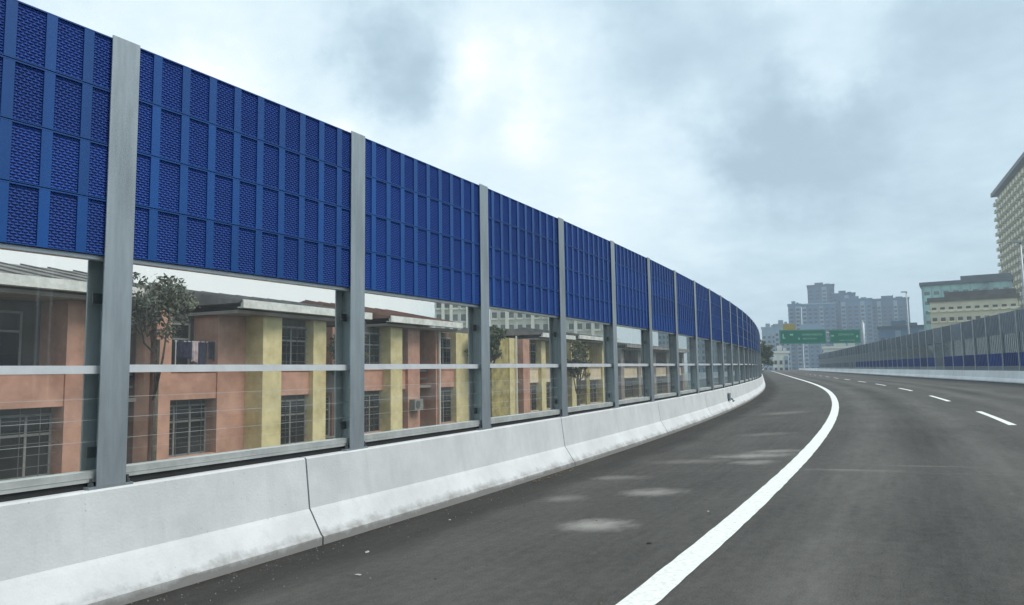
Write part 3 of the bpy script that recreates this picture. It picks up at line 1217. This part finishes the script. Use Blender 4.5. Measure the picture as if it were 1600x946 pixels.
# ------------------------------------------------------------------ trees
def tree(loc, h, cr, label, leafmat, n=1500, ls=.28, seed=1, trunk_h=.4, squash=.8, group=None, tk=1.0):
    r = random.Random(seed)
    t = thing('tree', label, 'tree', loc, r.random() * 6, group)
    tr = MB()
    zt = h * trunk_h
    tr.tube([(0, 0, 0), (.05 * cr, .02, zt * .5), (.02, .06 * cr, zt), (.03 * cr, 0, h * .8)], [h * .017 * tk, h * .013 * tk, h * .010 * tk, h * .003 * tk], 8)
    tips = []
    for k in range(9):
        a_ = 2 * pi * k / 9 + r.uniform(-.3, .3)
        z0 = zt * r.uniform(.8, 1.3)
        rr = cr * r.uniform(.45, .85)
        tip = Vector((cos(a_) * rr, sin(a_) * rr, zt + (h - zt) * r.uniform(.2, .85)))
        tr.tube([(0, 0, z0), tip * .5 + Vector((0, 0, z0 * .45)), tip], [h * .008 * tk, h * .005 * tk, h * .002 * tk], 5)
        tips.append(tip)
    tr.build('trunk', 'bark', t, True)
    lv = MB()
    clumps = []
    zc = zt + (h - zt) * .5
    for k in range(34):
        v = Vector((r.gauss(0, 1), r.gauss(0, 1), r.gauss(0, 1))).normalized() * r.uniform(.35, 1.0)
        clumps.append((Vector((v.x * cr, v.y * cr, zc + v.z * (h - zt) * .5)), cr * r.uniform(.18, .36)))
    clumps += [(p, cr * .28) for p in tips]
    for k in range(n):
        c, rad = clumps[k % len(clumps)]
        v = Vector((r.gauss(0, 1), r.gauss(0, 1), r.gauss(0, 1))).normalized() * rad * r.uniform(.5, 1.05)
        v.z *= squash
        p = c + v
        e = Euler((r.uniform(0, 6.3), r.uniform(-1.2, 1.2), r.uniform(0, 6.3))).to_matrix()
        s_ = ls * r.uniform(.6, 1.3)
        q = [Vector((-s_, 0, 0)), Vector((0, -s_ * .42, .05 * s_)), Vector((s_, 0, -.1 * s_)), Vector((0, s_ * .42, .05 * s_))]
        lv.add([p + e @ w_ for w_ in q], [(0, 1, 2, 3)])
    lv.build('crown', leafmat, t)
    return t


tree(FP(-3.0, -1.3), 13.2, 1.3, 'grey-green bushy tree rising in front of the gap between salmon blocks', 'leafg', 2500, .085, 2, .83, .7, None, .5)
tree(FP(7.2, -.6), 12.0, .95, 'olive-leaved tree beside the second steel post, right of the yellow piers', 'leafo', 2600, .09, 3, .78)
tree(FP(19.6, -1.0), 12.6, 1.1, 'dark-crowned tree right of the rusty-roofed apartment block', 'leaf', 2400, .11, 5, .82)
tree(FP(35.4, -.8), 12.2, 1.0, 'small olive tree between the two yellow apartment blocks', 'leafo', 2000, .12, 8, .74)
tree(rel(1190, 570, 190) - Vector((0, 0, 9.5)), 15.6, 3.2, 'dark green tree peeping past the far end of the blue barrier', 'leaf', 3200, .4, 9, .5)
tree(rel(1176, 570, 215) - Vector((0, 0, 9.5)), 17.0, 4.0, 'dark green tree half hidden behind the far end of the blue barrier', 'leaf', 2600, .45, 10, .5)


# ------------------------------------------------------------------ far buildings
def tower(name, label, u0, v0, u1, depth, dz, wallmat, rot=0.0, base=None, cat='tower block'):
    """a block whose front spans pixels u0..u1 with its top at v0"""
    a, b = ray(u0, v0), ray(u1, v0)
    fa, fb = math.atan2(a.x, a.y), math.atan2(b.x, b.y)
    fi = (fa + fb) / 2
    R0 = depth / cos(fi)
    w_ = 2 * R0 * math.tan((fb - fa) / 2)
    zb_ = GZ if base is None else base
    t = thing(name, label, cat, (R0 * sin(fi), R0 * cos(fi), zb_), rot - fi)
    m_ = ray((u0 + u1) / 2, v0)
    return t, w_, m_.z / math.hypot(m_.x, m_.y) * R0 - zb_


def strip_tower(label, u0, u1, v0, depth, dz, wallmat, seed, cap=None, strips=5, floors=True, cat='tower block', pale='towerpale', ty=None):
    t, w_, h_ = tower('tower_block', label, u0, v0, u1, depth, dz, wallmat, cat=cat)
    r = random.Random(seed)
    MB().box(-w_ / 2, w_ / 2, 0, dz, 0, h_).build('wall', wallmat, t)
    pitch = w_ / strips
    fl = 3.2
    nf = int(h_ / fl)
    n_done = 0
    # a column of windows to each strip, with projecting pale fins between
    for k in range(strips):
        xc = -w_ / 2 + (k + .5) * pitch
        MB().box(xc - pitch * .36, xc + pitch * .36, -.35, -.004, 1, h_ - 2.2).build('bay', pale if (k + seed) % 3 == 0 else wallmat, t)
        wm = MB()
        wm.box(-pitch * .26, pitch * .26, -.12, 0, 0, fl * .55)
        wme = wm.mesh('window', 'towerwin')
        for f in range(nf):
            z = 1.5 + f * fl
            if z < 6 or z + fl > h_ - 2.5:
                continue
            link('window', wme, t, (xc, -.36, z))
            n_done += 1
    for s_ in (-1, 1):
        sd = MB()
        for f in range(nf):
            z = 1.5 + f * fl
            if z > h_ - 4:
                continue
            for q in range(3):
                y0_ = dz * (.12 + .29 * q)
                x_ = s_ * w_ / 2
                sd.box(min(x_, x_ + s_ * .1), max(x_, x_ + s_ * .1), y0_, y0_ + dz * .18, z, z + fl * .5)
        sd.build('side_windows', 'towerwin', t, kind='stuff')
    MB().box(-w_ / 2 - .5, w_ / 2 + .5, -.6, dz + .5, h_ - .9, h_).build('roof_slab', cap or wallmat, t)
    rt = MB()
    rt.box(-w_ * .22, w_ * .10, dz * .25, dz * .7, h_, h_ + 2.6)
    rt.box(w_ * .16, w_ * .34, dz * .3, dz * .6, h_, h_ + 1.5)
    rt.build('roof_plant', wallmat, t)
    return t


strip_tower('tallest blue-grey tower with a flat dark top, at the skyline\'s centre', 1261, 1303, 445, 640, 30, 'bluetower2', 1, 'slate', 4)
strip_tower('blue-grey slab at the left end of the skyline cluster', 1231, 1251, 475, 600, 22, 'bluetower', 2, None, 2)
strip_tower('pale blue slab below the tallest tower', 1252, 1305, 474, 560, 24, 'bluetower', 3, 'towerpale', 6)
strip_tower('stepped blue-grey tower just right of the tallest one', 1300, 1336, 458, 620, 26, 'bluetower2', 4, None, 4)
strip_tower('wide blue slab behind the smaller green sign', 1312, 1362, 467, 580, 26, 'bluetower', 6, None, 5)
strip_tower('blue tower with pale vertical strips at the right end of the cluster', 1360, 1420, 466, 590, 28, 'bluetower2', 5, None, 7)
strip_tower('low navy-roofed block between the blue towers and the teal building', 1372, 1446, 509, 330, 22, 'bluetower', 7, 'slate', 6, cat='office block')
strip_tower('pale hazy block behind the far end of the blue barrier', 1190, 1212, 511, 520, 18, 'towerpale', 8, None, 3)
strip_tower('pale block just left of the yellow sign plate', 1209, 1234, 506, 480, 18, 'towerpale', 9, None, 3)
strip_tower('low white block under the wide green sign', 1207, 1232, 549, 330, 12, 'condo', 10, None, 3)
strip_tower('pale low block under the smaller green sign', 1286, 1346, 541, 300, 14, 'condo', 12, None, 5)


def windowed_block(name, label, u0, v0, u1, depth, dz, wall_, roofm, rows, cols, winm, rot=0.0, surround=None, cat='office block', overhang=1.0, sidecols=6, wfx=.62, wfz=.5, ztop=2.5, pitch=3.3):
    t, w_, h_ = tower(name, label, u0, v0, u1, depth, dz, wall_, rot, cat=cat)
    MB().box(-w_ / 2, w_ / 2, 0, dz, 0, h_).build('wall', wall_, t)
    MB().box(-w_ / 2 - overhang, w_ / 2 + overhang, -overhang, dz + overhang, h_ + .004, h_ + 1.3).build('roof_slab', roofm, t)
    pw = w_ / cols
    m_ = MB()
    m_.box(-pw * wfx / 2, pw * wfx / 2, -.08, -.003, 0, pitch * wfz)
    wme = m_.mesh('window', winm)
    sme = None
    if surround:
        m_ = MB()
        m_.box(-pw * wfx / 2 - .25, pw * wfx / 2 + .25, -.55, -.002, -.45, -.05)
        m_.box(-pw * wfx / 2 - .25, -pw * wfx / 2 - .02, -.5, -.002, -.05, pitch * wfz)
        sme = m_.mesh('sill', surround)
    for r_ in range(rows):
        z = h_ - ztop - (r_ + 1) * pitch + pitch * .3
        if z < 1:
            break
        for c in range(cols):
            w2 = link('window', wme, t, (-w_ / 2 + (c + .5) * pw, 0, z))
            if sme:
                link('sill', sme, w2)
    sd = MB()
    for r_ in range(rows):
        z = h_ - ztop - (r_ + 1) * pitch + pitch * .3
        for c in range(sidecols):
            y0_ = dz * (c + .2) / sidecols
            sd.box(-w_ / 2 - .08, -w_ / 2 - .003, y0_, y0_ + dz / sidecols * .6, z, z + pitch * wfz)
    sd.build('side_windows', winm, t, kind='stuff')
    return t, w_, h_


# teal glass office with slate roof
tl, tw, thh = windowed_block('office_building', 'teal glass office building with dark slate roof, behind the cream block', 1440, 443, 1580, 265, 24, 'teal', 'slate', 6, 9, 'condo_win', 0, None, 'office building', .8, 5, .55, .35, 1.0, 3.6)
MB().box(-tw * .05, tw * .5 + .4, 2, 22, thh + 1.31, thh + 3.0).build('roof_plant', 'slate', tl)
for k in range(10):
    xc = -tw / 2 + tw * k / 9
    MB().box(xc - .18, xc + .18, -.45, -.09, 0, thh).build('fin', 'towerpale', tl)
# cream block in front
cb, cw_, ch_ = windowed_block('hotel_building', 'low cream hotel building with rows of small dark windows', 1452, 469, 1590, 222, 22, 'hotelc', 'winbrown', 6, 10, 'winbrown', 0, 'hotelpale', 'hotel', .6, 6, .55, .34, .6, 3.2)
MB().box(-cw_ / 2 - .5, cw_ / 2 + .5, -.5, -.01, ch_ - 3.0, ch_ - 2.5).build('cornice', 'hotelpale', cb)
MB().box(-cw_ / 2 + 4, cw_ / 2, 4, 18, ch_ + 1.31, ch_ + 3.2).build('roof_plant', 'winbrown', cb)
# beige tower: long face running toward the viewer on the right
hb = thing('hotel_tower', 'tall beige hotel tower with dark overhanging roof at the right edge', 'hotel', (231.0, 340.0, GZ), radians(-115))
HL, HD, HH = 78.0, 24.0, 89.0
MB().box(0, HL, 0, HD, 0, HH).build('wall', 'hotel', hb)
MB().box(-2.2, HL + 2.2, -2.6, HD + 2.2, HH + .004, HH + 1.7).build('roof_slab', 'slate', hb)
ncol, nrow = 13, 23
pw, ph = HL / ncol, 3.55
m_ = MB()
m_.box(-pw * .36, pw * .36, -.09, -.003, 0, ph * .60)
hw = m_.mesh('window', 'winbrown')
m_ = MB()
m_.box(-pw * .28, pw * .28, -2.4, -.002, -1.5, -.05)
m_.box(-pw * .28, -pw * .22, -1.3, -.002, -.05, ph * .58)
hs = m_.mesh('balcony_front', 'hotelpale')
for r_ in range(nrow):
    for c in range(ncol):
        w2 = link('window', hw, hb, (pw * (c + .5 + (.12 if r_ % 2 else -.12)), 0, HH - (r_ + 1) * ph - .2))
        link('balcony_front', hs, w2)

# pale condominium behind the flats, seen under the blue panels
cd, cdw, cdh = windowed_block('condominium', 'pale condominium with grey windows seen under the blue panels, behind the flats', 679, 392, 742, 165, 14, 'condo', 'condo', 12, 5, 'condo_win', 0, 'white', 'condominium', .3, 4, .6, .5, 2.0, 3.0)
for k in (1, 2, 4):
    xc = -cdw / 2 + cdw * k / 5
    MB().box(xc - .35, xc + .35, -1.1, -.10, 0, cdh - .5).build('fin', 'condo', cd)
cd, cdw, cdh = windowed_block('condominium', 'wide pale condominium seen under the blue panels above the yellow blocks', 765, 410, 950, 172, 14, 'condo', 'condo', 11, 14, 'condo_win', 0, 'white', 'condominium', .3, 4, .55, .45, 2.0, 3.0)
for k in (2, 5, 7, 10, 12):
    xc = -cdw / 2 + cdw * k / 14
    MB().box(xc - .4, xc + .4, -1.4, -.10, 0, cdh - .5).build('fin', 'condo', cd)
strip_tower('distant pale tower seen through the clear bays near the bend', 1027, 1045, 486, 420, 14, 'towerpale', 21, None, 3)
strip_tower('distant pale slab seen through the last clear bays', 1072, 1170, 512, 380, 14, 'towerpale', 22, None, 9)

# ------------------------------------------------------------------ small things on the road
def litter_bit(s, n, sx, sy, matn, label, cat, name, seed, lift=.004, group=None):
    r = random.Random(seed)
    p = P(s, n, lift)
    bm = bmesh.new()
    bmesh.ops.create_icosphere(bm, subdivisions=2, radius=1)
    for v in bm.verts:
        k = r.uniform(.72, 1.2)
        v.co = Vector((v.co.x * sx * k, v.co.y * sy * k, (v.co.z + .6) * min(sx, sy) * .30 * r.uniform(.7, 1.2)))
    me = bpy.data.meshes.new(name)
    bm.to_mesh(me)
    bm.free()
    me.materials.append(M[matn])
    o = link(name, me, None, p, (0, 0, r.uniform(0, 3)))
    tag(o, label, cat, group)


litter_bit(1.95, 1.05, .040, .02, 'litter', 'small pale crumpled litter scrap on dark asphalt near the parapet joint', 'litter', 'litter_scrap', 1)
litter_bit(1.2, 1.6, .032, .018, 'litter', 'pale litter chip at the lower left of the road', 'litter', 'litter_scrap', 2)
litter_bit(2.8, 3.62, .03, .02, 'dstone', 'tiny black chip lying near the white edge line', 'stone chip', 'stone_chip', 3)
litter_bit(4.4, 3.75, .018, .015, 'litter', 'pale pebble just left of the white edge line', 'pebble', 'pebble', 4)
litter_bit(3.6, .9, .016, .014, 'litter', 'pale pebble beside the strip of shade painted on the asphalt', 'pebble', 'pebble', 5)
rr = random.Random(12)
for k in range(14):
    s_ = 7.2 + rr.uniform(-.5, 1.1)
    n_ = .40 + abs(rr.gauss(0, .10))
    p = P(s_, n_, .012)
    m_ = MB()
    L_ = rr.uniform(.03, .055)
    m_.add([(-L_, 0, 0), (0, -L_ * .4, .012), (L_, 0, .004), (0, L_ * .4, .014), (-L_, 0, -.003), (0, -L_ * .4, .009), (L_, 0, .001), (0, L_ * .4, .011)],
           [(0, 1, 2, 3), (7, 6, 5, 4), (0, 4, 5, 1), (1, 5, 6, 2), (2, 6, 7, 3), (3, 7, 4, 0)])
    o = m_.build('dry_leaf', 'dryleaf')
    o.location = p
    o.rotation_euler = (rr.uniform(-.2, .2), rr.uniform(-.2, .2), rr.uniform(0, 6))
    tag(o, 'dry brown leaf lying against the foot of the concrete parapet', 'leaf', 'dry leaves by the parapet foot')

# loose grit swept against the parapet and scattered on the shoulder
gm = MB()
gr_ = random.Random(21)
for k in range(2600):
    s_ = gr_.uniform(-3, 34)
    n_ = .30 + min(gr_.expovariate(3.2), 3.3) if k % 5 else gr_.uniform(.4, 3.9)
    z_ = gr_.uniform(.004, .011) * (1.5 if k % 40 == 0 else 1)
    c = P(s_, n_, 0)
    q = [c + Vector((gr_.uniform(.6, 1.3) * z_ * cos(t_), gr_.uniform(.6, 1.3) * z_ * sin(t_), .001)) for t_ in (0, 1.6, 3.1, 4.7)]
    gm.add(q + [c + Vector((0, 0, z_ * 1.1))], [(0, 1, 4), (1, 2, 4), (2, 3, 4), (3, 0, 4)], 0 if k % 3 else 1)
gm.build('road_grit', ['grit', 'grit_pale'], kind='stuff')

# ------------------------------------------------------------------ ground and haze
mb = MB()
R_ = 1500
N_ = 24
for i in range(N_ + 1):
    for j in range(N_ + 1):
        mb.v.append((-R_ + 2 * R_ * i / N_, -R_ + 2 * R_ * j / N_ + 300, GZ))
for i in range(N_):
    for j in range(N_):
        mb.f.append((i * (N_ + 1) + j, (i + 1) * (N_ + 1) + j, (i + 1) * (N_ + 1) + j + 1, i * (N_ + 1) + j + 1))
        mb.mi.append(0)
mb.build('ground', 'soil', kind='structure')

HAZE = .00052
if HAZE:
    hm = bpy.data.materials.new('haze')
    hm.use_nodes = True
    nt = hm.node_tree
    nt.nodes.clear()
    out = nt.nodes.new('ShaderNodeOutputMaterial')
    pv = nt.nodes.new('ShaderNodeVolumePrincipled')
    pv.inputs['Color'].default_value = (.82, .91, 1.0, 1)
    pv.inputs['Density'].default_value = HAZE
    pv.inputs['Anisotropy'].default_value = .2
    nt.links.new(pv.outputs[0], out.inputs['Volume'])
    MB().box(-R_ - 5, R_ + 5, -R_ + 295, R_ + 305, GZ - 1, 80).build('haze', hm, kind='stuff')
